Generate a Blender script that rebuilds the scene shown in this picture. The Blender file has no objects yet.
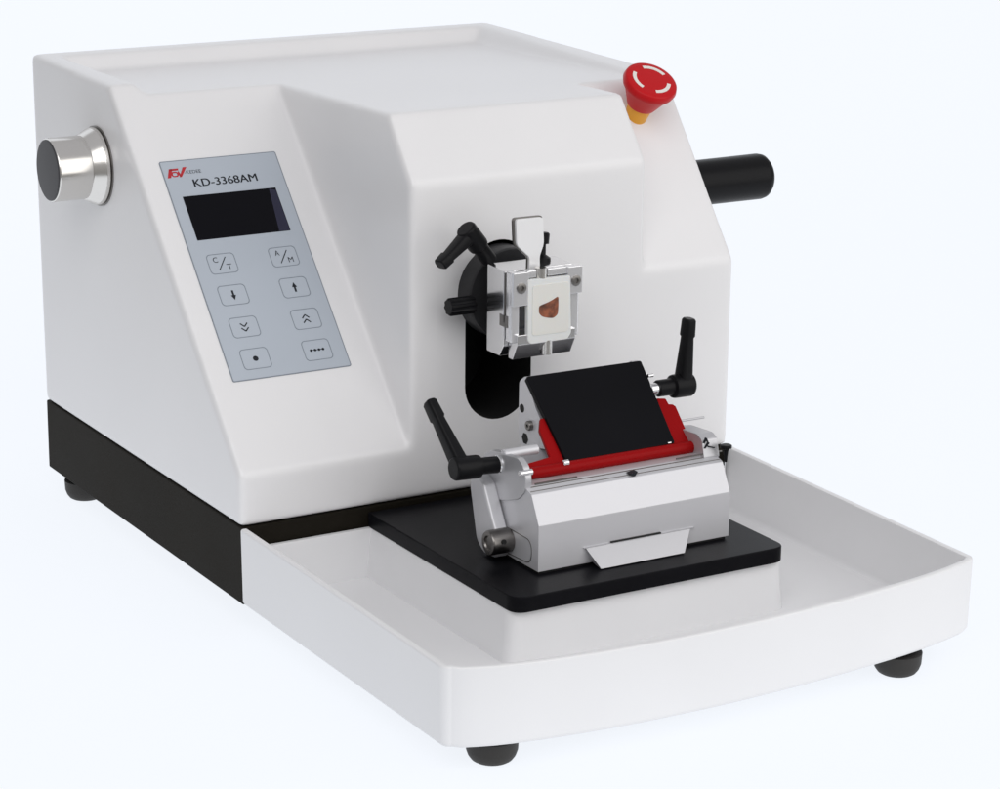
import bpy, bmesh, math, random
from mathutils import Vector, Matrix
random.seed(7)
S = 0.01                      # all dimensions below are centimetres
scn = bpy.context.scene
COL = scn.collection

# ------------------------------------------------------------------ camera, world, lamps
cam_d = bpy.data.cameras.new("camera"); cam = bpy.data.objects.new("camera", cam_d); COL.objects.link(cam)
scn.camera = cam
cam_d.sensor_width = 36.0
cam_d.lens = 2615.1 * 36.0 / 1000.0
cam_d.clip_start = 0.05; cam_d.clip_end = 100
CR = Vector((0.86007477, -0.51004949, 0.01099542)); CU = Vector((0.13027272, 0.24040934, 0.96189)); CF = Vector((0.49325491, 0.82586492, -0.27321554))
mw = Matrix.Identity(4)
for i, v in enumerate((CR, CU, -CF)):
    for j in range(3): mw[j][i] = v[j]
mw.translation = Vector((-70.34, -123.752, 62.263)) * S
cam.matrix_world = mw

w = bpy.data.worlds.new("World"); scn.world = w; w.use_nodes = True
bg = w.node_tree.nodes["Background"]; bg.inputs[0].default_value = (0.95, 0.97, 1.0, 1); bg.inputs[1].default_value = 1.0
_n = w.node_tree.nodes; _l = w.node_tree.links          # grey studio: dim floor, mid walls, pale ceiling
_tc = _n.new("ShaderNodeTexCoord"); _sx = _n.new("ShaderNodeSeparateXYZ"); _mr = _n.new("ShaderNodeMapRange"); _cr = _n.new("ShaderNodeValToRGB")
_mr.inputs["From Min"].default_value = -1; _mr.inputs["From Max"].default_value = 1
_l.new(_tc.outputs["Generated"], _sx.inputs[0]); _l.new(_sx.outputs["Z"], _mr.inputs["Value"]); _l.new(_mr.outputs[0], _cr.inputs[0])
_e = _cr.color_ramp.elements; _e[0].position = 0.25; _e[0].color = (0.12, 0.118, 0.115, 1); _e[1].position = 0.95; _e[1].color = (0.50, 0.50, 0.52, 1)
_m = _e.new(0.5); _m.color = (0.34, 0.335, 0.33, 1)
_l.new(_cr.outputs[0], bg.inputs[0])
scn.view_settings.view_transform = 'Standard'; scn.view_settings.look = 'None'
scn.view_settings.exposure = 0.0; scn.view_settings.gamma = 1.0
scn.view_settings.use_curve_mapping = False

def area(name, loc, target, sx, sy, power, color):
    l = bpy.data.lights.new(name, 'AREA'); l.shape = 'RECTANGLE'; l.size = sx * S; l.size_y = sy * S; l.energy = power; l.color = color
    o = bpy.data.objects.new(name, l); COL.objects.link(o); o.location = Vector(loc) * S
    o.rotation_euler = (Vector(target) - Vector(loc)).to_track_quat('-Z', 'Y').to_euler(); return o
area("softbox_key", (140, -175, 105), (20, 20, 15), 240, 240, 24.5, (1.0, 0.985, 0.965))
area("softbox_fill", (-90, -150, 190), (20, 15, 8), 220, 180, 25.5, (1.0, 0.99, 0.985))

# ------------------------------------------------------------------ materials
def mat(name, col, rough=0.5, metal=0.0, bump=0.0, bscale=300.0, rvar=0.0, cvar=0.0, coat=0.0, spec=0.5, cscale=9, stretch=(1, 1, 1), dust=0.0, sss=0.0, trans=0.0, bdist=0.0002):
    m = bpy.data.materials.new(name); m.use_nodes = True
    nt = m.node_tree; N = nt.nodes; L = nt.links; b = N["Principled BSDF"]
    b.inputs["Base Color"].default_value = (*col, 1); b.inputs["Roughness"].default_value = rough
    b.inputs["Metallic"].default_value = metal; b.inputs["Coat Weight"].default_value = coat; b.inputs["Coat Roughness"].default_value = 0.22
    b.inputs["Specular IOR Level"].default_value = spec
    b.inputs["Subsurface Weight"].default_value = sss; b.inputs["Subsurface Radius"].default_value = (0.01, 0.008, 0.006)
    b.inputs["Transmission Weight"].default_value = trans
    tc = N.new("ShaderNodeTexCoord"); mp = N.new("ShaderNodeMapping"); mp.inputs["Scale"].default_value = stretch
    L.new(tc.outputs["Object"], mp.inputs["Vector"])
    if bump > 0:
        n = N.new("ShaderNodeTexNoise"); n.inputs["Scale"].default_value = bscale; n.inputs["Detail"].default_value = 3
        L.new(mp.outputs[0], n.inputs["Vector"]); bp = N.new("ShaderNodeBump"); bp.inputs["Strength"].default_value = bump; bp.inputs["Distance"].default_value = bdist
        L.new(n.outputs["Fac"], bp.inputs["Height"]); L.new(bp.outputs[0], b.inputs["Normal"])
    if rvar > 0:
        n2 = N.new("ShaderNodeTexNoise"); n2.inputs["Scale"].default_value = 18; n2.inputs["Detail"].default_value = 5
        L.new(mp.outputs[0], n2.inputs["Vector"]); r = N.new("ShaderNodeMapRange")
        r.inputs["To Min"].default_value = max(0.02, rough - rvar); r.inputs["To Max"].default_value = rough + rvar
        L.new(n2.outputs["Fac"], r.inputs["Value"]); L.new(r.outputs[0], b.inputs["Roughness"])
    if cvar > 0:
        n3 = N.new("ShaderNodeTexNoise"); n3.inputs["Scale"].default_value = cscale; n3.inputs["Detail"].default_value = 6
        L.new(mp.outputs[0], n3.inputs["Vector"]); cr = N.new("ShaderNodeMix"); cr.data_type = 'RGBA'
        cr.inputs[6].default_value = (*[c * (1 - cvar) for c in col], 1); cr.inputs[7].default_value = (*[min(1, c * (1 + cvar)) for c in col], 1)
        q3 = N.new("ShaderNodeMapRange"); q3.inputs["From Min"].default_value = 0.36; q3.inputs["From Max"].default_value = 0.64
        L.new(n3.outputs["Fac"], q3.inputs["Value"]); L.new(q3.outputs[0], cr.inputs[0]); L.new(cr.outputs[2], b.inputs["Base Color"])
    return m
M = {}
M['shell'] = mat('shell_paint', (0.805, 0.80, 0.808), 0.38, coat=0.25, bump=0.25, bscale=420, rvar=0.05, cvar=0.012, bdist=0.00015)
M['tray'] = mat('tray_plastic', (0.80, 0.80, 0.81), 0.42, bump=0.15, bscale=600, rvar=0.05, cvar=0.012, bdist=0.0001)
M['base'] = mat('base_black', (0.012, 0.010, 0.007), 0.6, spec=0.08, bump=0.5, bscale=900, rvar=0.06, cvar=0.15)
M['plate'] = mat('plate_black', (0.0065, 0.0065, 0.008), 0.3, spec=0.06, bump=0.2, bscale=700, rvar=0.06, cvar=0.1)
M['plastic'] = mat('black_plastic', (0.006, 0.006, 0.007), 0.34, spec=0.14, bump=0.35, bscale=900, rvar=0.06)
M['rubber'] = mat('rubber', (0.02, 0.018, 0.016), 0.6, bump=0.3, bscale=600)
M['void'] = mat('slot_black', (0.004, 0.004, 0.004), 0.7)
M['alu'] = mat('satin_aluminium', (0.63, 0.63, 0.655), 0.38, 0.4, bump=0.12, bscale=1500, rvar=0.06, stretch=(0.2, 1, 1), cvar=0.02, bdist=0.0001)
M['tabsteel'] = mat('brushed_tab', (0.88, 0.88, 0.89), 0.3, 0.2, bump=0.2, bscale=1200, stretch=(1, 1, 0.1), rvar=0.08)
M['jaw'] = mat('jaw_steel', (0.86, 0.86, 0.88), 0.16, 0.72, bump=0.05, bscale=900, rvar=0.06, stretch=(0.3, 1, 1), bdist=0.0001)
M['disc'] = mat('disc_black', (0.022, 0.022, 0.024), 0.42, bump=0.2, bscale=900, spec=0.3)
M['alucast'] = mat('blasted_aluminium', (0.56, 0.56, 0.58), 0.38, 0.55, bump=0.3, bscale=1500, rvar=0.05, cvar=0.03, bdist=0.0001)
M['chrome'] = mat('machined_steel', (0.82, 0.82, 0.83), 0.16, 1.0, bump=0.05, bscale=900, rvar=0.05, stretch=(0.3, 1, 1), bdist=0.0001)
M['turned'] = mat('turned_aluminium', (0.74, 0.72, 0.69), 0.2, 1.0, bump=0.06, bscale=2500, rvar=0.04, stretch=(4, 0.4, 0.4), bdist=0.00005)
M['steel_dark'] = mat('steel_dark', (0.22, 0.21, 0.20), 0.3, 1.0, bump=0.1, bscale=900)
M['capgrey'] = mat('cap_grey', (0.045, 0.045, 0.05), 0.45, bump=0.2, bscale=900)
M['red'] = mat('anodised_red', (0.29, 0.003, 0.004), 0.36, 0.0, spec=0.08, bump=0.12, bscale=900, rvar=0.07, cvar=0.1)
M['redplastic'] = mat('red_plastic', (0.52, 0.006, 0.010), 0.36, bump=0.1, bscale=500, rvar=0.08, spec=0.2)
M['yellow'] = mat('yellow_plastic', (0.80, 0.36, 0.02), 0.4)
M['whiteink'] = mat('white_print', (0.80, 0.78, 0.74), 0.5)
M['cassette'] = mat('cassette_plastic', (0.74, 0.75, 0.74), 0.4, sss=0.3, bump=0.1, bscale=500)
M['wax'] = mat('paraffin', (0.76, 0.755, 0.72), 0.28, sss=0.5, bump=0.2, bscale=200)
M['tissue'] = mat('tissue', (0.20, 0.058, 0.024), 0.5, bump=0.6, bscale=350, cvar=0.7, cscale=150, sss=0.25, bdist=0.0006)
M['panel'] = mat('panel_film', (0.445, 0.49, 0.55), 0.40, bump=0.08, bscale=900, rvar=0.04, cvar=0.015)
M['keyline'] = mat('key_line', (0.22, 0.25, 0.29), 0.5)
M['ink'] = mat('ink_black', (0.015, 0.017, 0.022), 0.5, spec=0.2)
M['logored'] = mat('ink_red', (0.45, 0.012, 0.02), 0.5)
M['screen'] = mat('screen_glass', (0.004, 0.004, 0.006), 0.08, spec=0.1)
M['screensheen'] = mat('painted_reflection', (0.035, 0.035, 0.06), 0.15, spec=0.1)  # paler tone standing in for a reflection on the glass
# backdrop with added glow, keeping it pale and nearly shadowless; takes faint machine shade
m = mat('glowing_backdrop', (0.10, 0.102, 0.105), 0.9, spec=0.0); b = m.node_tree.nodes["Principled BSDF"]
b.inputs["Emission Color"].default_value = (0.848, 0.88, 0.93, 1); b.inputs["Emission Strength"].default_value = 1.0
M['backdrop'] = m

# ------------------------------------------------------------------ mesh helpers
def world_loc(o):
    v = Vector((0, 0, 0))
    while o: v += o.location; o = o.parent
    return v
def thing(name, label, cat, loc, kind=None, group=None):
    o = bpy.data.objects.new(name, None); COL.objects.link(o); o.location = Vector(loc) * S; o.empty_display_size = 0.03
    o['label'] = label; o['category'] = cat
    if kind: o['kind'] = kind
    if group: o['group'] = group
    return o
def fin(name, bm, material, parent=None, bevel=0.0, segs=3, ang=25, smooth=40, label=None, wn=True, sharp_edges=None):
    bmesh.ops.remove_doubles(bm, verts=bm.verts, dist=1e-5)
    bmesh.ops.recalc_face_normals(bm, faces=bm.faces)
    if bevel > 0:
        es = [e for e in bm.edges if len(e.link_faces) == 2 and e.calc_face_angle(0) > math.radians(ang)]
        bmesh.ops.bevel(bm, geom=es, offset=bevel, offset_type='OFFSET', segments=segs, profile=0.5, affect='EDGES', clamp_overlap=True)
    xs = [v.co for v in bm.verts]
    c = Vector([(min(p[i] for p in xs) + max(p[i] for p in xs)) / 2 for i in range(3)])
    for v in bm.verts: v.co = (v.co - c) * S
    me = bpy.data.meshes.new(name); bm.to_mesh(me); bm.free()
    mats = material if isinstance(material, list) else [material]
    for q in mats: me.materials.append(M[q])
    for p in me.polygons: p.use_smooth = True
    me.set_sharp_from_angle(angle=math.radians(smooth))
    o = bpy.data.objects.new(name, me); COL.objects.link(o)
    o.location = c * S - (world_loc(parent) if parent else Vector((0, 0, 0)))
    if parent: o.parent = parent
    if wn:
        md = o.modifiers.new("wn", 'WEIGHTED_NORMAL'); md.keep_sharp = True
    if label: o['label'] = label
    return o
def new(): return bmesh.new()
def box(bm, x0, x1, y0, y1, z0, z1):
    vs = [bm.verts.new(p) for p in ((x0, y0, z0), (x1, y0, z0), (x1, y1, z0), (x0, y1, z0), (x0, y0, z1), (x1, y0, z1), (x1, y1, z1), (x0, y1, z1))]
    for f in ((3, 2, 1, 0), (4, 5, 6, 7), (0, 1, 5, 4), (1, 2, 6, 5), (2, 3, 7, 6), (3, 0, 4, 7)): bm.faces.new([vs[i] for i in f])
def loft(bm, rings, cap=True):
    R = [[bm.verts.new(p) for p in r] for r in rings]; n = len(R[0])
    for a, b_ in zip(R, R[1:]):
        for i in range(n): bm.faces.new((a[i], a[(i + 1) % n], b_[(i + 1) % n], b_[i]))
    if cap: bm.faces.new(R[0][::-1]); bm.faces.new(R[-1])
def prism(bm, pts, a, b_, axis='x'):
    """polygon extruded from a to b along an axis; pts are (y,z), (x,z) or (x,y)"""
    f = {'x': lambda p, t: (t, p[0], p[1]), 'y': lambda p, t: (p[0], t, p[1]), 'z': lambda p, t: (p[0], p[1], t)}[axis]
    loft(bm, [[f(p, a) for p in pts], [f(p, b_) for p in pts]])
def frame(d):
    d = Vector(d).normalized(); up = Vector((0, 0, 1)) if abs(d.z) < 0.9 else Vector((0, 1, 0))
    u = d.cross(up).normalized(); return u, u.cross(d).normalized(), d
def lathe(bm, o, d, prof, n=40):
    """prof: (distance along d, radius)"""
    u, v, d = frame(d); o = Vector(o)
    loft(bm, [[o + d * t + (u * math.cos(2 * math.pi * i / n) + v * math.sin(2 * math.pi * i / n)) * r for i in range(n)] for t, r in prof])
def cyl(bm, a, b_, r, n=32, c=0.0):
    a = Vector(a); b_ = Vector(b_); L = (b_ - a).length
    lathe(bm, a, b_ - a, [(0, r - c), (c, r), (L - c, r), (L, r - c)] if c > 0 else [(0, r), (L, r)], n)
def rrect(hw, hh, r, n=6):
    pts = []
    for cx, cy, a0 in ((hw - r, hh - r, 0), (-hw + r, hh - r, 90), (-hw + r, -hh + r, 180), (hw - r, -hh + r, 270)):
        for i in range(n + 1):
            a = math.radians(a0 + 90 * i / n); pts.append((cx + r * math.cos(a), cy + r * math.sin(a)))
    return pts
def round_poly(pts, rad, n=5):
    out = []; N = len(pts)
    for i in range(N):
        p0, p1, p2 = Vector(pts[i - 1]), Vector(pts[i]), Vector(pts[(i + 1) % N])
        r = rad[i] if isinstance(rad, (list, tuple)) else rad
        if r <= 0: out.append(tuple(p1)); continue
        a = (p0 - p1); b_ = (p2 - p1); r = min(r, a.length * 0.45, b_.length * 0.45)
        a = p1 + a.normalized() * r; b_ = p1 + b_.normalized() * r
        for k in range(n + 1):
            t = k / n; out.append(tuple(a * (1 - t) ** 2 + p1 * 2 * t * (1 - t) + b_ * t * t))
    return out
def bar_loft(bm, secs, n=20, e=0.55):
    """secs: (centre, half-vector a, half-vector b); super-elliptic sections"""
    R = []
    for c, a, b_ in secs:
        c, a, b_ = Vector(c), Vector(a), Vector(b_); r = []
        for i in range(n):
            t = 2 * math.pi * i / n; ct, st = math.cos(t), math.sin(t)
            r.append(c + a * math.copysign(abs(ct) ** e, ct) + b_ * math.copysign(abs(st) ** e, st))
        R.append(r)
    loft(bm, R)

# ------------------------------------------------------------------ dimensions fitted from the photograph
YF, YB, W = 27.79, 63.65, 40.0
Z1, Z2, Z3 = 5.52, 9.16, 32.35
Y3, XC, YC, ZC, Z5, YTR, XE = 48.61, 13.02, 31.15, 27.75, 19.8, 37.3, 32.04
RT = 0.55
def ztop(y): return 32.12 + RT * (y - YC) / (YB - YC)
ZP = 5.16                                   # top of the black plate
ZG = -1.75                                  # backdrop floor under the feet

# ------------------------------------------------------------------ the setting: a curved backdrop with added glow
bm = new()
prof = [(-28, ZG), (110, ZG)] + [(110 + 50 * math.sin(math.radians(a)), ZG + 50 * (1 - math.cos(math.radians(a)))) for a in range(6, 91, 6)] + [(160, 130)]
prev = None
for y, z in prof:
    cur = [bm.verts.new((-48, y, z)), bm.verts.new((230, y, z))]
    if prev: bm.faces.new((prev[0], prev[1], cur[1], cur[0]))
    prev = cur
bd = fin('backdrop', bm, 'backdrop', wn=False, smooth=30)
bd['kind'] = 'structure'; bd['label'] = 'plain pale blue white backdrop sweeping under and behind the machine'; bd['category'] = 'backdrop'

# ------------------------------------------------------------------ microtome
mt = thing('microtome', 'white bench microtome with grey keypad, red stop button and black base', 'microtome', (20, 45, ZG))

# housing shell: a plain polyhedron, a shallow tray sunk in its top, then all edges rounded as in a moulded cover
bm = new()
V = lambda x, y, z: bm.verts.new((x, y, z))
l1, l2, l3 = V(0, YF, Z1), V(0, YF, Z2), V(0, Y3, ztop(Y3))
l4, l5 = V(0, YB + 0.45, ztop(YB)), V(0, YB, Z1)
a1, a2, a3 = V(XC, YF, Z1), V(XC, YF, Z2), V(XC, Y3, ztop(Y3))
c2, c3 = V(XC, YF, ZC), V(XC, YC, ztop(YC))
e1, e2, e3 = V(XE, YF, ZC), V(XE, YC, ztop(YC)), V(XE, YF, Z5)
e4 = V(XE, YTR, ztop(YTR)); e0 = V(XE, YF, Z1)
r1, r2, r3 = V(W, YF, Z1), V(W, YF, Z5), V(W, YTR, ztop(YTR))
r4, r5 = V(W, YB + 0.45, ztop(YB)), V(W, YB, Z1)
F = bm.faces.new
F((l1, l2, l3, l4, l5)); F((r5, r4, r3, r2, r1))
F((l1, a1, a2, l2)); F((l2, a2, a3, l3)); F((a2, c2, c3, a3))
F((a1, e0, e3, e1, c2, a2)); F((c2, e1, e2, c3)); F((e3, e4, e2, e1))
F((e0, r1, r2, e3)); F((e3, r2, r3, e4))
F((l4, r4, r5, l5)); F((l5, r5, r1, e0, a1, l1))
F((l3, a3, c3, e2, e4, r3, r4, l4))
bev = [e for e in bm.edges if set(e.verts) in ({l4, l5}, {r4, r5}, {l4, r4})]
bmesh.ops.bevel(bm, geom=bev, offset=0.6, offset_type='OFFSET', segments=4, profile=0.5, affect='EDGES', clamp_overlap=False)
hous = fin('housing', bm, 'shell', mt, wn=False)
bm = new()
def cutring(x0, x1, y1, dz): return [(x0, YC - 6, 32.2 + dz), (x1, YC - 6, 32.2 + dz), (x1, y1, 31.45 + dz), (x0, y1, 31.45 + dz)]
loft(bm, [cutring(2.7, W - 2.7, YB - 2.7, -0.02), cutring(1.3, W - 1.3, YB - 1.3, 1.5)])
rc = fin('recess_cutter', bm, 'shell', None, wn=False)
SX, SR, SZ0, SZ1 = 20.0, 2.68, 13.06, 20.6
slot = [(SX + SR * math.cos(math.radians(a)), SZ0 + SR * math.sin(math.radians(a))) for a in range(180, 361, 9)] + [(SX + SR * math.cos(math.radians(a)), SZ1 + SR * math.sin(math.radians(a))) for a in range(0, 181, 9)]
bm = new(); prism(bm, slot, YF - 2, YF + 7, 'y')
cut = fin('slot_cutter', bm, 'void', None, wn=False)
md = hous.modifiers.new('recess', 'BOOLEAN'); md.object = rc; md.operation = 'DIFFERENCE'; md.solver = 'EXACT'
md = hous.modifiers.new('remesh', 'REMESH'); md.mode = 'VOXEL'; md.voxel_size = 0.14 * S; md.use_smooth_shade = True
md = hous.modifiers.new('round', 'SMOOTH'); md.factor = 0.5; md.iterations = 40
md = hous.modifiers.new('slot', 'BOOLEAN'); md.object = cut; md.operation = 'DIFFERENCE'; md.solver = 'EXACT'; md.material_mode = 'TRANSFER'
bpy.context.view_layer.update()
dg = bpy.context.evaluated_depsgraph_get()
me2 = bpy.data.meshes.new_from_object(hous.evaluated_get(dg))
hous.modifiers.clear(); hous.data = me2
for p in me2.polygons: p.use_smooth = True
me2.set_sharp_from_angle(angle=math.radians(35))
bpy.data.objects.remove(cut); bpy.data.objects.remove(rc)

# dark base under the housing, reaching forward under the plate and the tray
bm = new()
box(bm, 0.12, W - 0.12, YF + 0.05, YB - 0.1, 0, Z1 - 0.02)
fin('base', bm, 'base', mt, bevel=0.12, segs=2)
bm = new()
box(bm, 10.0, 30.3, 9.2, YF + 0.02, 0.7, 4.0); box(bm, 1.5, 38.5, 0.8, YF + 0.03, -0.35, -0.02)
fin('support_frame', bm, 'base', mt)
# black anodised plate
bm = new()
pl_ = round_poly([(9.62, 8.0), (30.75, 7.95), (30.75, 27.7), (9.62, 27.7)], [1.1, 1.1, 0, 0], 8)
prism(bm, pl_, 4.08, ZP, 'z')
fin('plate', bm, 'plate', mt, bevel=0.1, segs=2)
# feet
for x, y in ((3.95, 1.1), (34.2, 0.2), (1.75, 60.0), (38.0, 60.0)):
    bm = new(); lathe(bm, (x, y, -0.3), (0, 0, -1), [(0, 1.62), (0.75, 1.58), (1.1, 1.46), (1.35, 1.28), (1.45, 1.12)], 36)
    fin('foot', bm, 'rubber', mt)

# control panel on the slope
o_s = Vector((0, YF, Z2)); vs_ = Vector((0, Y3 - YF, ztop(Y3) - Z2)).normalized(); ns_ = Vector((0, -vs_.z, vs_.y))
def sp(x, s, h=0.0): return o_s + Vector((x, 0, 0)) + vs_ * s + ns_ * h
def splate(bm, pts, h0, h1): loft(bm, [[sp(x, s, h0) for x, s in pts], [sp(x, s, h1) for x, s in pts]])
def off(pts, cx, cy): return [(x + cx, y + cy) for x, y in pts]
bm = new(); splate(bm, off(rrect(4.49, 8.8, 0.12), 6.31, 15.74), -0.02, 0.05)
panel = fin('control_panel', bm, 'panel', mt)
bm = new()                                    # thin dark edge line of the film
bm2 = bm
def sring(bm, outer, inner, h0, h1):
    n = len(outer)
    A = [bm.verts.new(sp(x, s, h0)) for x, s in outer]; B = [bm.verts.new(sp(x, s, h1)) for x, s in outer]
    Cc = [bm.verts.new(sp(x, s, h1)) for x, s in inner]; D = [bm.verts.new(sp(x, s, h0)) for x, s in inner]
    for i in range(n):
        j = (i + 1) % n
        bm.faces.new((A[i], A[j], B[j], B[i])); bm.faces.new((B[i], B[j], Cc[j], Cc[i])); bm.faces.new((Cc[i], Cc[j], D[j], D[i])); bm.faces.new((D[i], D[j], A[j], A[i]))
sring(bm, off(rrect(4.53, 8.84, 0.14), 6.31, 15.74), off(rrect(4.47, 8.78, 0.11), 6.31, 15.74), -0.02, 0.06)
fin('panel_edge', bm, 'keyline', panel)
bm = new(); splate(bm, off(rrect(3.6, 1.79, 0.03), 6.28, 19.82), 0.04, 0.065)
scr = fin('screen', bm, 'screen', panel)
bm = new(); splate(bm, [(9.0, 18.06), (9.84, 18.06), (9.84, 21.4), (9.35, 21.58)], 0.06, 0.07)  # painted reflection: paler strip along the right of the screen
fin('screen_reflection', bm, 'screensheen', panel)

def text_mesh(body, width, height, shear=0.0, bold=0.0):
    cu = bpy.data.curves.new('txt', 'FONT'); cu.body = body; cu.size = 1.0; cu.extrude = 0.0; cu.offset = bold; cu.shear = shear
    to = bpy.data.objects.new('txt', cu); COL.objects.link(to); bpy.context.view_layer.update()
    me = bpy.data.meshes.new_from_object(to.evaluated_get(bpy.context.evaluated_depsgraph_get()))
    bpy.data.objects.remove(to)
    xs = [v.co.x for v in me.vertices]; ys = [v.co.y for v in me.vertices]
    x0, x1, y0, y1 = min(xs), max(xs), min(ys), max(ys)
    t = bmesh.new(); t.from_mesh(me); bpy.data.meshes.remove(me)
    for v in t.verts: v.co.x = (v.co.x - x0) / (x1 - x0) * width; v.co.y = (v.co.y - y0) / (y1 - y0) * height; v.co.z = 0
    return t
def stext(name, body, x, s, width, height, material, parent, bold=0.0, shear=0.0, h=0.058, heavy=0.0):
    t = text_mesh(body, width, height, shear, bold)
    if heavy:
        g = bmesh.ops.duplicate(t, geom=t.verts[:] + t.edges[:] + t.faces[:])
        for v in g['geom']:
            if isinstance(v, bmesh.types.BMVert): v.co.x += heavy * 1.6; v.co.y += heavy * 0.4; v.co.z = 0.002
    for v in t.verts: v.co = sp(x + v.co.x, s + v.co.y, h + v.co.z)
    xs = [v.co.copy() for v in t.verts]; c = sum(xs, Vector()) / len(xs)
    for f in t.faces:
        f.normal_update()
        if f.normal.dot(ns_) < 0: f.normal_flip()
    for v in t.verts: v.co = (v.co - c) * S
    me = bpy.data.meshes.new(name); t.to_mesh(me); t.free(); me.materials.append(M[material])
    o = bpy.data.objects.new(name, me); COL.objects.link(o); o.location = c * S - world_loc(parent); o.parent = parent
    return o
stext('model_text', 'KD-3368AM', 3.82, 22.30, 4.9, 0.62, 'ink', panel, heavy=0.022)
stext('brand_text', '-KEDEE', 3.42, 23.42, 1.28, 0.26, 'ink', panel)
bm = new()                                    # red slanted mark
for pts in ([(2.05, 23.2), (2.32, 23.2), (2.62, 23.92), (2.35, 23.92)],
            [(2.42, 23.92), (2.36, 23.76), (3.02, 23.76), (3.06, 23.92)],
            [(2.95, 23.2), (3.12, 23.2), (3.72, 23.98), (3.42, 23.98)],
            [(2.86, 23.55), (3.05, 23.2), (3.12, 23.35), (3.02, 23.72)]):
    splate(bm, pts, 0.045, 0.058)
sring(bm, off(rrect(0.27, 0.22, 0.2), 2.68, 23.46), off(rrect(0.16, 0.12, 0.1), 2.68, 23.46), 0.045, 0.060)
fin('logo', bm, 'logored', panel)

def sline(bm, a, b_, w_, h=0.058):
    a = Vector(a); b_ = Vector(b_); d = (b_ - a).normalized(); n = Vector((-d.y, d.x)) * w_ / 2
    splate(bm, [tuple(a - n), tuple(b_ - n), tuple(b_ + n), tuple(a + n)], 0.045, h)
def key(x, s, kind):
    bm = new(); sring(bm, off(rrect(1.06, 0.80, 0.3), x, s), off(rrect(1.005, 0.745, 0.27), x, s), 0.045, 0.062)
    k = fin('key', bm, 'keyline', panel)
    k['label'] = {'ct': 'key marked C/T', 'am': 'key marked A/M', 'dn': 'key marked with a down arrow', 'up': 'key marked with an up arrow',
                  'ddn': 'key marked with two down chevrons', 'dup': 'key marked with two up chevrons', 'dot': 'key marked with one dot', 'dots': 'key marked with a row of dots'}[kind]
    bm = new()
    if kind in ('ct', 'am'):
        sline(bm, (x - 0.36, s - 0.5), (x + 0.36, s + 0.5), 0.07)
        fin('symbol', bm, 'ink', k)
        A, B = ('C', 'T') if kind == 'ct' else ('A', 'M')
        stext('symbol', A, x - 0.62, s + 0.12, 0.36, 0.42, 'ink', k)
        stext('symbol', B, x + 0.26, s - 0.5, 0.38, 0.42, 'ink', k)
        return
    if kind in ('dn', 'up'):
        q = 1 if kind == 'up' else -1
        sline(bm, (x, s - 0.36 * q), (x, s + 0.1 * q), 0.15)
        P = [(x - 0.19, s + 0.02 * q), (x + 0.19, s + 0.02 * q), (x, s + 0.4 * q)]
        splate(bm, P if q > 0 else P[::-1], 0.045, 0.060)
    if kind in ('ddn', 'dup'):
        q = 1 if kind == 'dup' else -1
        for dy in (-0.3, 0.06):
            for sx in (-1, 1): sline(bm, (x + sx * 0.27, s + dy * q), (x, s + (dy + 0.27) * q), 0.09)
    if kind == 'dot':
        splate(bm, off(rrect(0.2, 0.2, 0.199, 5), x, s), 0.045, 0.058)
    if kind == 'dots':
        for i in range(4): splate(bm, off(rrect(0.1, 0.1, 0.09, 3), x - 0.47 + i * 0.31, s), 0.045, 0.058)
        for i in range(3): splate(bm, off(rrect(0.06, 0.025, 0.02, 2), x - 0.31 + i * 0.31, s), 0.045, 0.056)
    fin('symbol', bm, 'ink', k)
for x, s, k_ in ((3.93, 16.03, 'ct'), (8.67, 16.02, 'am'), (3.95, 13.50, 'dn'), (8.67, 13.51, 'up'), (3.97, 10.94, 'ddn'), (8.69, 10.96, 'dup'), (3.98, 8.45, 'dot'), (8.70, 8.48, 'dots')):
    key(x, s, k_)

# coarse-feed knob on the left side
KC = (0.0, 50.95, 26.25)
bm = new(); lathe(bm, KC, (-1, 0, 0), [(-0.1, 2.9), (0.12, 2.9), (0.12, 2.8)], 64); ring = fin('knob_seat', bm, 'steel_dark', mt)
bm = new(); lathe(bm, KC, (-1, 0, 0), [(0.1, 2.7), (0.2, 2.8), (0.42, 2.8), (0.52, 2.76), (1.25, 2.36), (1.3, 2.3), (3.7, 2.3), (3.8, 2.22)], 72)
kn = fin('knob', bm, 'turned', mt)
bm = new(); lathe(bm, (-3.75, KC[1], KC[2]), (-1, 0, 0), [(0, 2.21), (0.1, 2.19), (0.14, 2.12), (0.14, 0.05)], 64); fin('knob_cap', bm, 'capgrey', kn)

# handwheel with its black grip, on the far side
WC = (W, 50.5, 16.2)
bm = new()
lathe(bm, WC, (1, 0, 0), [(-0.2, 2.2), (1.2, 2.2), (1.2, 1.6), (3.6, 1.6)], 40)
n = 64
R_ = []
for k in range(n):
    a = 2 * math.pi * k / n; cr = Vector((0, math.cos(a), math.sin(a))); ctr = Vector(WC) + Vector((2.6, 0, 0)) + cr * 6.6
    R_.append([ctr + cr * 0.8 * math.cos(t * math.pi / 5) + Vector((0.8 * math.sin(t * math.pi / 5), 0, 0)) for t in range(10)])
R_.append(R_[0]); VV = [[bm.verts.new(p) for p in r] for r in R_[:-1]]
for k in range(n):
    A, B = VV[k], VV[(k + 1) % n]
    for t in range(10): bm.faces.new((A[t], A[(t + 1) % 10], B[(t + 1) % 10], B[t]))
for k in range(3):
    a = math.radians(123 + 120 * k); cr = Vector((0, math.cos(a), math.sin(a)))
    bar_loft(bm, [(Vector(WC) + Vector((2.6, 0, 0)) + cr * 0.8, Vector((0.5, 0, 0)), Vector((0, -cr.z, cr.y)) * 0.9), (Vector(WC) + Vector((2.6, 0, 0)) + cr * 6.4, Vector((0.45, 0, 0)), Vector((0, -cr.z, cr.y)) * 0.6)])
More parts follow.
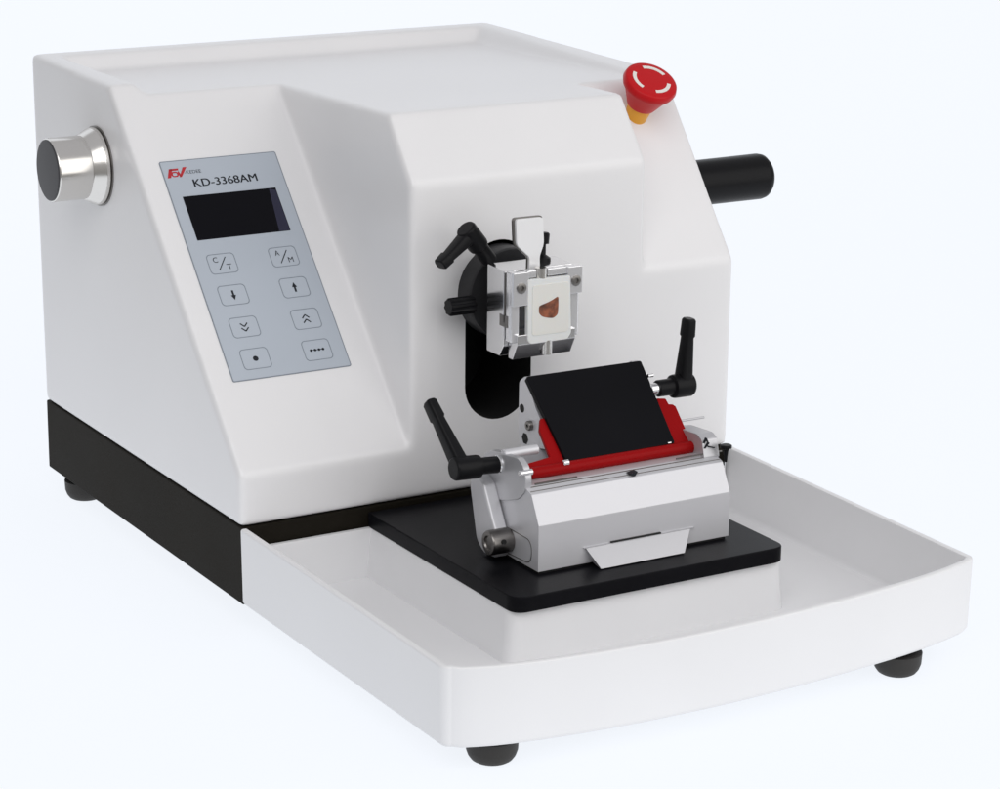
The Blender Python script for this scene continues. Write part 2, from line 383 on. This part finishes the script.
hw = fin('handwheel', bm, 'plastic', mt)
bm = new(); lathe(bm, (43.0, 45.5, 21.45), (1, 0, 0), [(0, 0.8), (1.4, 0.8), (1.4, 1.6), (1.8, 1.82), (11.9, 1.86), (12.25, 1.78), (12.5, 1.55), (12.6, 1.2)], 48)
fin('grip', bm, 'plastic', hw)

# emergency stop
en = Vector((0.0, -0.55, 0.835)).normalized(); eb = Vector((36.1, 35.18, 29.76))
bm = new(); lathe(bm, eb - en * 0.3, en, [(-0.7, 0.8), (0.25, 0.86), (1.5, 1.0)], 40); fin('stop_button_collar', bm, 'yellow', mt)
bm = new(); lathe(bm, eb, en, [(0.75, 0.95), (0.8, 1.1), (2.3, 1.78), (2.42, 1.95), (2.75, 2.06), (3.05, 1.98), (3.15, 1.85), (3.18, 1.5), (3.19, 0.02)], 56)
stop = fin('stop_button', bm, 'redplastic', mt)
eu, ev, _ = frame(en)
bm = new()
for a0 in (-32, 88, 208):
    A = []
    for k in range(13):
        a = math.radians(a0 + 76 * k / 12)
        A.append([eb + en * h + (eu * math.cos(a) + ev * math.sin(a)) * r for r, h in ((1.18, 3.185), (1.18, 3.21), (1.46, 3.21), (1.46, 3.185))])
    loft(bm, A)
fin('arrow_mark', bm, 'whiteink', stop, wn=False)

# disc of the moving arm in the slot
bm = new(); lathe(bm, (SX - 0.05, YF + 3, 19.75), (0, -1, 0), [(0, 2.3), (2.6, 2.3), (2.9, 3.25), (4.5, 3.25), (4.65, 3.15), (4.65, 2.0), (6.5, 2.0)], 64)
arm = fin('arm_disc', bm, 'disc', mt)

def lever(name, parent, hub_a, hub_b, r0, r1, tip, material='plastic', w0=0.62, w1=0.46, t0=0.42, t1=0.33, neck=None):
    """adjustable clamping lever: turned hub from a (fixed end) to b (free end) and a tapered handle from b to the tip"""
    a, b_, tip = Vector(hub_a), Vector(hub_b), Vector(tip); d = (b_ - a); L = d.length; d.normalize()
    bm = new()
    lathe(bm, a, d, [(0, r0 * 0.92), (0.08, r0), (L * 0.42, r0), (L * 0.45, r1 * 0.96), (L * 0.5, r1), (L - 0.18, r1), (L - 0.05, r1 * 0.92), (L, r1 * 0.78)], 36)
    o_ = fin(name, bm, material, parent)
    bm = new(); st = a + d * (L - r1 * 0.85); h = tip - st; hd = h.normalized(); sd = d - hd * d.dot(hd); sd.normalize(); wd = hd.cross(sd)
    k = lambda t, lift=0.0: st + h * t + sd * lift
    bar_loft(bm, [(k(0.0), sd * t0 * 1.25, wd * r1 * 0.85), (k(0.18), sd * t0 * 1.12, wd * w0), (k(0.72), sd * t1 * 1.02, wd * w1 * 0.92), (k(0.745), sd * t1 * 1.25, wd * w1 * 1.08), (k(0.97), sd * t1 * 1.15, wd * w1 * 1.0), (k(1.0), sd * t1 * 0.9, wd * w1 * 0.8)])
    fin('lever_arm', bm, material, o_, smooth=50)
    return o_

# specimen clamp
XA, XB = 17.22, 22.66
bm = new()
prism(bm, [(22.45, 22.4), (22.45, 17.25), (23.0, 16.42), (24.75, 16.42), (24.75, 22.5)], XA, XB - 0.05, 'x')
cl = fin('specimen_clamp', bm, 'chrome', mt, bevel=0.1, segs=2)
bm = new(); cyl(bm, (SX, 24.6, 19.6), (SX, 26.3, 19.6), 1.9); fin('clamp_mount', bm, 'plate', cl)
# fixed lower jaw (U) in front of the body
bm = new()
prism(bm, round_poly([(21.25, 17.5), (21.85, 16.4), (22.4, 16.4), (22.4, 18.2), (21.25, 18.2)], 0.05), XA + 0.35, XB - 0.5, 'x')
fin('lower_lip', bm, 'chrome', cl, bevel=0.09, segs=2)
for x0, x1, z1_ in ((XA + 0.03, XA + 0.66, 22.45), (XB - 0.8, XB - 0.1, 22.4)):
    bm = new(); box(bm, x0, x1, 21.5, 22.33, 17.6, z1_)
    fin('jaw_post', bm, 'jaw', cl, bevel=0.12, segs=3)
bm = new()
for x0, x1, z0 in ((XA, 18.42, 20.2), (21.5, XB, 20.6)):
    box(bm, x0, x1, 21.25, 21.7, z0, 22.5)
box(bm, 18.40, 19.15, 21.45, 21.9, 22.0, 22.5); box(bm, 20.0, 21.52, 21.45, 21.9, 22.0, 22.5)
fin('upper_jaw', bm, 'jaw', cl, bevel=0.06, segs=2)
bm = new(); cyl(bm, (20.05, 21.5, 16.6), (20.05, 21.5, 17.6), 0.36); fin('guide_pin', bm, 'turned', cl)
bm = new(); cyl(bm, (19.55, 21.6, 21.6), (19.55, 21.6, 22.62), 0.4)
fin('guide_pin', bm, 'turned', cl)
for x, z in ((17.82, 21.45), (22.12, 21.5)):
    bm = new(); lathe(bm, (x, 21.25, z), (0, -1, 0), [(0, 0.36), (0.09, 0.36), (0.12, 0.32), (0.12, 0.16), (0.02, 0.14)], 28)
    fin('clamp_screw', bm, 'steel_dark', cl)
bm = new(); box(bm, XA - 0.02, XA + 0.3, 22.34, 22.46, 18.9, 22.3); box(bm, XA - 0.02, XA + 0.3, 22.0, 23.0, 18.6, 19.4)
fin('side_recess', bm, 'steel_dark', cl)
bm = new()
tab = round_poly([(18.02, 25.88), (20.14, 25.85), (20.24, 24.0), (19.92, 23.2), (19.95, 22.3), (19.1, 22.3), (19.12, 23.2), (18.12, 24.1)], [0.25, 0.25, 0.3, 0.2, 0, 0, 0.2, 0.3], 4)
prism(bm, tab, 22.35, 22.6, 'y'); rt = fin('release_tab', bm, 'tabsteel', cl, bevel=0.03, segs=2)
bm = new(); prism(bm, [(19.5 + (x - 19.5) * 1.1, z + (0.08 if z > 25 else 0)) for x, z in tab], 22.58, 22.74, 'y'); fin('tab_back', bm, 'steel_dark', rt)
bm = new(); lathe(bm, (20.95, 24.0, 22.3), (0.12, 0.05, 1), [(0, 0.75), (0.4, 0.7), (0.6, 0.35), (1.3, 0.3), (1.35, 0.5), (2.0, 0.5), (2.1, 0.4)], 28)
fin('swivel_knob', bm, 'plastic', cl)
lever('clamping_lever', mt, (17.7, 25.2, 22.55), (15.6, 24.95, 25.05), 0.55, 0.72, (13.35, 24.4, 22.85), w0=0.55, w1=0.5)
bm = new()
n = 48; rk = lambda i: 0.68 if (i // 3) % 2 else 0.58
loft(bm, [[(x, 26.1 + rk(i) * s_ * math.cos(2 * math.pi * i / n), 19.4 + rk(i) * s_ * math.sin(2 * math.pi * i / n)) for i in range(n)] for x, s_ in ((16.9, 0.92), (15.1, 0.92), (14.98, 0.82))])
fin('ribbed_knob', bm, 'plastic', mt)

# cassette with a tissue block, held in the clamp
cs = thing('tissue_cassette', 'white square cassette with a brown tissue block held in the steel clamp', 'cassette', (19.95, 21.6, 17.5))
bm = new()
prism(bm, round_poly([(18.35, 17.75), (18.6, 17.5), (21.5, 17.5), (21.8, 17.9), (21.65, 21.9), (18.3, 21.95)], 0.12), 21.18, 21.6, 'y')
fin('frame', bm, 'cassette', cs, bevel=0.06, segs=2)
bm = new(); prism(bm, off(rrect(1.45, 1.75, 0.25), 20.1, 19.8), 21.14, 21.2, 'y'); wx = fin('wax_block', bm, 'wax', cs, bevel=0.08, segs=2)
bm = new()
tp = [(19.1, 20.1), (19.5, 20.2), (19.85, 20.28), (20.2, 20.42), (20.62, 20.62), (20.64, 20.0), (20.6, 19.35), (20.25, 19.12), (19.8, 19.2), (19.35, 19.33), (19.1, 19.6)]
prism(bm, round_poly([(x + 0.06, z) for x, z in tp], 0.16, 4), 21.11, 21.16, 'y')
fin('tissue', bm, 'tissue', cs, bevel=0.05, segs=2)

# ------------------------------------------------------------------ waste tray
tr = thing('waste_tray', 'white U shaped waste tray with bowed front wrapped round the black plate', 'tray', (20, 13, -0.02))
ctrl = [(0, -0.05), (3.5, -1.3), (9.4, -2.25), (16.4, -2.65), (24, -2.5), (32.7, -1.7), (37, -0.95), (40, -0.1)]
def bow(x):
    for i in range(len(ctrl) - 1):
        if ctrl[i][0] <= x <= ctrl[i + 1][0]:
            p0 = ctrl[max(i - 1, 0)]; p1 = ctrl[i]; p2 = ctrl[i + 1]; p3 = ctrl[min(i + 2, len(ctrl) - 1)]
            h = p2[0] - p1[0]; t = (x - p1[0]) / h
            m1 = (p2[1] - p0[1]) / (p2[0] - p0[0]) * h; m2 = (p3[1] - p1[1]) / (p3[0] - p1[0]) * h
            return (2*t**3-3*t*t+1)*p1[1] + (t**3-2*t*t+t)*m1 + (-2*t**3+3*t*t)*p2[1] + (t**3-t*t)*m2
    return 0
TW = 0.5
def outline(o):
    """tray outline moved inward by o; same vertex count whatever o"""
    r = max(0.75 - o, 0.28)
    x0, x1 = o, W + 0.3 - o
    pts = [(x0, YF - 0.08)]
    yl = bow(0) + o
    for k in range(7):
        a = math.radians(180 + 78 * k / 6); pts.append((x0 + r + r * math.cos(a), yl + r + r * math.sin(a)))
    N_ = 40
    xs0 = x0 + r + 0.25; xs1 = x1 - r - 0.25
    for k in range(N_ + 1):
        x = xs0 + (xs1 - xs0) * k / N_; pts.append((x, bow(x) + o))
    yr = bow(40) + o
    for k in range(7):
        a = math.radians(282 + 78 * k / 6); pts.append((x1 - r + r * math.cos(a), yr + r + r * math.sin(a)))
    pts.append((x1, YF - 0.08))
    return pts
bm = new()
zt = lambda y: 5.18 + 0.3 * max(0, y) / 28
RZ = 0.14
def ringat(o, zf): return [(x, y, zf(y)) for x, y in outline(o)]
rings = [ringat(0.55, lambda y: 0.0), ringat(0.25, lambda y: 0.05), ringat(0.08, lambda y: 0.3), ringat(0.0, lambda y: zt(y) - RZ), ringat(0.05, lambda y: zt(y) - 0.04), ringat(RZ, lambda y: zt(y)),
         ringat(TW - RZ, lambda y: zt(y)), ringat(TW - 0.04, lambda y: zt(y) - 0.04), ringat(TW, lambda y: zt(y) - RZ), ringat(TW + 0.12, lambda y: 1.1), ringat(TW + 0.35, lambda y: 0.72), ringat(TW + 0.8, lambda y: 0.6)]
VV = [[bm.verts.new(p) for p in r] for r in rings]
for A, B in zip(VV, VV[1:]):
    for i in range(len(A) - 1): bm.faces.new((A[i], A[i + 1], B[i + 1], B[i]))
bm.faces.new(VV[-1]); bm.faces.new(VV[0][::-1])
bm.faces.new([r[0] for r in VV]); bm.faces.new([r[-1] for r in VV][::-1])
tray = fin('tray_shell', bm, 'tray', tr, smooth=42)
# pocket back walls and the raised surround of the plate (one U in plan)
bm = new()
bm.free()
for x0, x1 in ((0.45, 10.3), (30.2, 39.55)):
    bm = new(); box(bm, x0, x1, 27.3, 27.72, 0.3, 4.12)
    fin('back_wall', bm, 'tray', tr, bevel=0.08, segs=2)
bm = new()
lo = round_poly([(9.3, 8.15), (31.1, 8.1), (31.1, 27.5), (9.3, 27.5)], [1.0, 1.0, 0, 0], 6); hi = round_poly([(9.68, 8.5), (30.85, 8.45), (30.85, 27.5), (9.68, 27.5)], [0.9, 0.9, 0, 0], 6)
inn = round_poly([(10.0, 9.1), (30.4, 9.1), (30.4, 27.5), (10.0, 27.5)], [0.6, 0.6, 0, 0], 6)
loft(bm, [[(x, y, 0.45) for x, y in lo], [(x, y, 4.07) for x, y in hi], [(x, y, 4.07) for x, y in inn], [(x, y, 0.68) for x, y in inn]])
fin('inner_wall', bm, 'tray', tr, smooth=40)

# ------------------------------------------------------------------ blade holder
bh = thing('blade_holder', 'silver blade holder with red guard and black plate clamped on the black plate', 'blade holder', (20.7, 14.5, ZP))
BX0, BX1 = 13.2, 28.2
bm = new()
prism(bm, [(11.1, 5.34), (11.1, 8.47), (12.05, 10.32), (12.95, 10.62), (17.5, 10.5), (18.6, 9.2), (18.6, 5.34)], BX0, BX1, 'x')
body = fin('body', bm, 'alu', bh, bevel=0.05, segs=2, ang=10)
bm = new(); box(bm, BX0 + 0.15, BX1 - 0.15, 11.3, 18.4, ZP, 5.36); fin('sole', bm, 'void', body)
# thin oval inlay line on the left end
bm = new()
ov = round_poly([(11.9, 5.62), (15.6, 5.45), (15.6, 7.3), (11.9, 7.25)], 0.75, 6)
ov2 = [(13.75 + (y - 13.75) * 0.965, 6.4 + (z - 6.4) * 0.94) for y, z in ov]
A = [bm.verts.new((BX0 - 0.02, y, z)) for y, z in ov]; B = [bm.verts.new((BX0 - 0.02, y, z)) for y, z in ov2]
A2 = [bm.verts.new((BX0 + 0.05, y, z)) for y, z in ov]; B2 = [bm.verts.new((BX0 + 0.05, y, z)) for y, z in ov2]
for i in range(len(A)):
    j = (i + 1) % len(A)
    bm.faces.new((A[i], A[j], B[j], B[i])); bm.faces.new((A[i], A2[i], A2[j], A[j])); bm.faces.new((B[i], B[j], B2[j], B2[i]))
fin('end_cover', bm, 'steel_dark', body)
# groove lines along the front slope
bm = new()
for y, z in ((12.33, 10.43), (12.75, 10.58)):
    box(bm, BX0 + 0.1, BX1 - 0.1, y - 0.03, y + 0.03, z - 0.08, z + 0.005)
fin('groove', bm, 'steel_dark', body)
# index mark
bm = new(); prism(bm, [(20.8, 10.53), (21.4, 10.62), (21.13, 10.25)], 12.1, 12.6, 'y'); fin('index_mark', bm, 'ink', body)
# tilting carriage: cylindrical segment
bm = new()
seg = round_poly([(12.55, 11.2), (12.7, 10.35), (13.5, 9.62), (14.7, 9.2), (16.0, 8.85), (17.15, 8.6), (18.2, 9.7), (17.9, 11.5), (16.9, 12.05), (15.2, 12.2), (13.6, 12.38), (12.9, 12.0)], 0.3, 4)
prism(bm, seg, BX0 - 0.12, BX0 + 0.35, 'x')
seg2 = round_poly([(12.6, 10.5), (12.95, 11.75), (13.5, 12.0), (16.0, 11.85), (17.8, 11.3), (17.9, 9.5), (14.7, 9.3)], 0.15, 4)
prism(bm, seg2, BX1 - 1.15, BX1 + 0.12, 'x')
prism(bm, [(14.6, 10.0), (15.2, 10.9), (17.8, 11.3), (17.8, 9.5), (14.7, 9.4)], BX0 + 0.9, BX1 - 0.9, 'x')
car = fin('carriage', bm, 'alucast', bh, bevel=0.06, segs=2, ang=40, smooth=35)
bm = new(); cyl(bm, (BX0 - 0.1, 15.5, 12.1), (15.7, 15.5, 12.1), 0.34, c=0.05)
fin('cross_rod', bm, 'alu', car)
bm = new(); cyl(bm, (26.4, 16.2, 12.15), (29.5, 16.2, 12.15), 0.08, c=0.02)
fin('stop_rod', bm, 'alucast', car)
# small dark marks on the right cheek
bm = new()
for a, b_ in (((27.1, 11.55), (27.25, 11.9)), ((27.25, 11.9), (27.4, 11.6)), ((27.45, 11.3), (27.95, 11.15)), ((27.15, 11.2), (27.5, 11.55))):
    a = Vector(a); b_ = Vector(b_); d = (b_ - a).normalized(); n_ = Vector((-d.y, d.x)) * 0.03
    prism(bm, [tuple(a - n_), tuple(b_ - n_), tuple(b_ + n_), tuple(a + n_)], 12.68, 12.86, 'y')
fin('cheek_mark', bm, 'ink', car)

# tilted plane of the knife: x and distance s up the slope
po = Vector((0, 14.3, 11.4)); pv = Vector((0, 5.2, 4.45)).normalized(); pn = Vector((0, -pv.z, pv.y))
def pp(x, s, h=0.0): return po + Vector((x, 0, 0)) + pv * s + pn * h
def pplate(bm, pts, h0, h1): loft(bm, [[pp(x, s, h0) for x, s in pts], [pp(x, s, h1) for x, s in pts]])
bm = new(); pplate(bm, round_poly([(17.22, -0.03), (25.82, -0.05), (26.38, 6.78), (17.22, 6.85)], 0.18, 4), -0.42, 0.0)
fin('pressure_plate', bm, 'plate', bh, bevel=0.07, segs=2)
# silver backing with side cheeks
bm = new()
chk = round_poly([(19.75, 15.78), (19.45, 15.72), (18.3, 13.9), (17.3, 12.9), (16.6, 11.5), (20.3, 10.9), (20.5, 11.8), (20.45, 15.3)], [0.1, 0.1, 0.05, 0.05, 0.05, 0.05, 0.1, 0.25], 4)
for x0, x1 in ((17.28, 17.75), (25.75, 26.25)): prism(bm, chk, x0, x1, 'x')
prism(bm, [(19.6, 15.35), (15.4, 11.75), (16.4, 11.2), (20.1, 14.4)], 17.7, 25.8, 'x')
bk = fin('backing_plate', bm, 'alu', bh, bevel=0.05, segs=2)
bm = new(); lathe(bm, (17.3, 20.05, 13.5), (-1, 0, 0), [(0, 0.3), (0.03, 0.3)], 24); lathe(bm, (17.3, 19.6, 11.5), (-1, 0, 0), [(0, 0.42), (0.03, 0.42)], 6)
fin('screw_hole', bm, 'void', bk)
bm = new(); lathe(bm, (17.3, 18.9, 12.6), (-1, 0, 0), [(0, 0.34), (0.25, 0.34), (0.3, 0.3), (0.3, 0.12), (0.15, 0.1)], 28); fin('cheek_screw', bm, 'steel_dark', bk)
# red guard
bm = new()
pplate(bm, [(14.5, 0.4), (14.42, -0.1), (14.4, -0.72), (27.17, -0.8), (27.43, 2.9), (27.25, 3.1), (26.98, 3.15), (26.95, 3.62), (26.3, 3.75), (25.7, 0.3), (17.5, 0.3), (17.45, 3.55), (16.95, 3.6), (16.5, 2.75), (16.35, 0.62)][::-1], -0.5, -0.22)
red = fin('guard', bm, 'red', bh, bevel=0.05, segs=2)
bm = new(); a_ = pp(14.35, -0.35, -0.25); b__ = pp(27.1, -0.4, -0.25); cyl(bm, a_, b__, 0.40, 28, c=0.06); fin('guard_hinge', bm, 'red', red)
bm = new(); cyl(bm, (12.7, 12.8, 11.6), (13.7, 12.8, 11.6), 0.2, 24, c=0.04); fin('pin', bm, 'chrome', red)
bm = new(); cyl(bm, pp(16.75, -0.25, 0.2), pp(17.2, -0.25, 0.22), 0.2, 20, c=0.05); fin('pin', bm, 'chrome', red)
bm = new(); cyl(bm, pp(25.2, 0.0, 0.06), pp(25.45, 0.0, 0.07), 0.07, 16)
fin('pin', bm, 'chrome', red)
# spring clips at both ends of the hinge (thin lines)
bm = new(); box(bm, 14.0, 17.2, 12.9, 12.98, 10.62, 10.72); fin('clip', bm, 'steel_dark', body)
bm = new(); box(bm, 24.9, 28.6, 12.75, 12.83, 10.75, 10.84)
fin('clip', bm, 'steel_dark', body)
# levers
hl = lever('clamping_lever', bh, (13.1, 16.0, 11.3), (9.65, 16.0, 11.5), 0.56, 0.78, (9.75, 19.35, 15.2), w0=0.62, w1=0.52)
bm = new(); cyl(bm, (12.9, 16.0, 11.3), (13.5, 16.0, 11.3), 0.62, c=0.1); fin('spacer', bm, 'chrome', hl)
hr = lever('clamping_lever', bh, (26.75, 18.0, 14.1), (29.6, 18.0, 14.05), 0.58, 0.82, (29.25, 18.0, 18.75), w0=0.62, w1=0.5)
bm = new(); cyl(bm, (26.1, 18.0, 14.1), (26.85, 18.0, 14.1), 0.42, c=0.08); cyl(bm, (26.2, 18.3, 15.0), (26.6, 18.3, 15.0), 0.13); fin('spacer', bm, 'chrome', hr)
# lateral-shift arm and its knob
bm = new()
ar = round_poly([(14.35, 6.2), (14.7, 5.35), (16.3, 5.22), (17.25, 5.9), (18.25, 9.7), (17.4, 10.35), (16.5, 10.1), (14.7, 7.0)], [0.4, 0.4, 0.4, 0.4, 0.5, 0.4, 0.4, 0.3], 5)
prism(bm, ar, 12.15, 13.15, 'x'); sa = fin('side_arm', bm, 'alu', bh, bevel=0.18, segs=4, ang=40)
bm = new(); lathe(bm, (13.2, 14.75, 6.5), (-1, 0, 0), [(0, 0.78), (0.3, 0.84), (1.5, 0.84), (1.62, 0.76), (1.62, 0.5), (1.5, 0.45)], 40); kb = fin('adjusting_knob', bm, 'steel_dark', bh)
bm = new(); cyl(bm, (12.3, 13.98, 6.7), (12.3, 13.86, 6.73), 0.17, 16); fin('socket', bm, 'void', kb)
# front lip
bm = new()
R0 = [(11.12, 6.38), (11.02, 6.46), (9.95, 5.24), (10.05, 5.18), (11.12, 5.5)]
loft(bm, [[(16.75 + (6.45 - z) * 0.45, y, z) for y, z in R0], [(25.0 - (6.45 - z) * 0.95, y, z) for y, z in R0]])
lip = fin('front_lip', bm, 'alucast', bh, bevel=0.03, segs=2)
bm = new(); box(bm, 16.6, 25.3, 10.98, 11.09, 6.42, 6.47); fin('lip_edge', bm, 'alucast', lip)
bm = new(); box(bm, 18.7, 22.6, 10.94, 11.09, 6.475, 6.56); fin('lip_slot', bm, 'void', lip)
# black thumb screw at the right end
bm = new(); lathe(bm, (28.45, 12.1, 11.45), (0, 0, -1), [(0, 0.32), (0.05, 0.4), (0.22, 0.4), (0.28, 0.24), (0.45, 0.17), (1.2, 0.1)], 24); fin('thumb_screw', bm, 'plastic', bh)
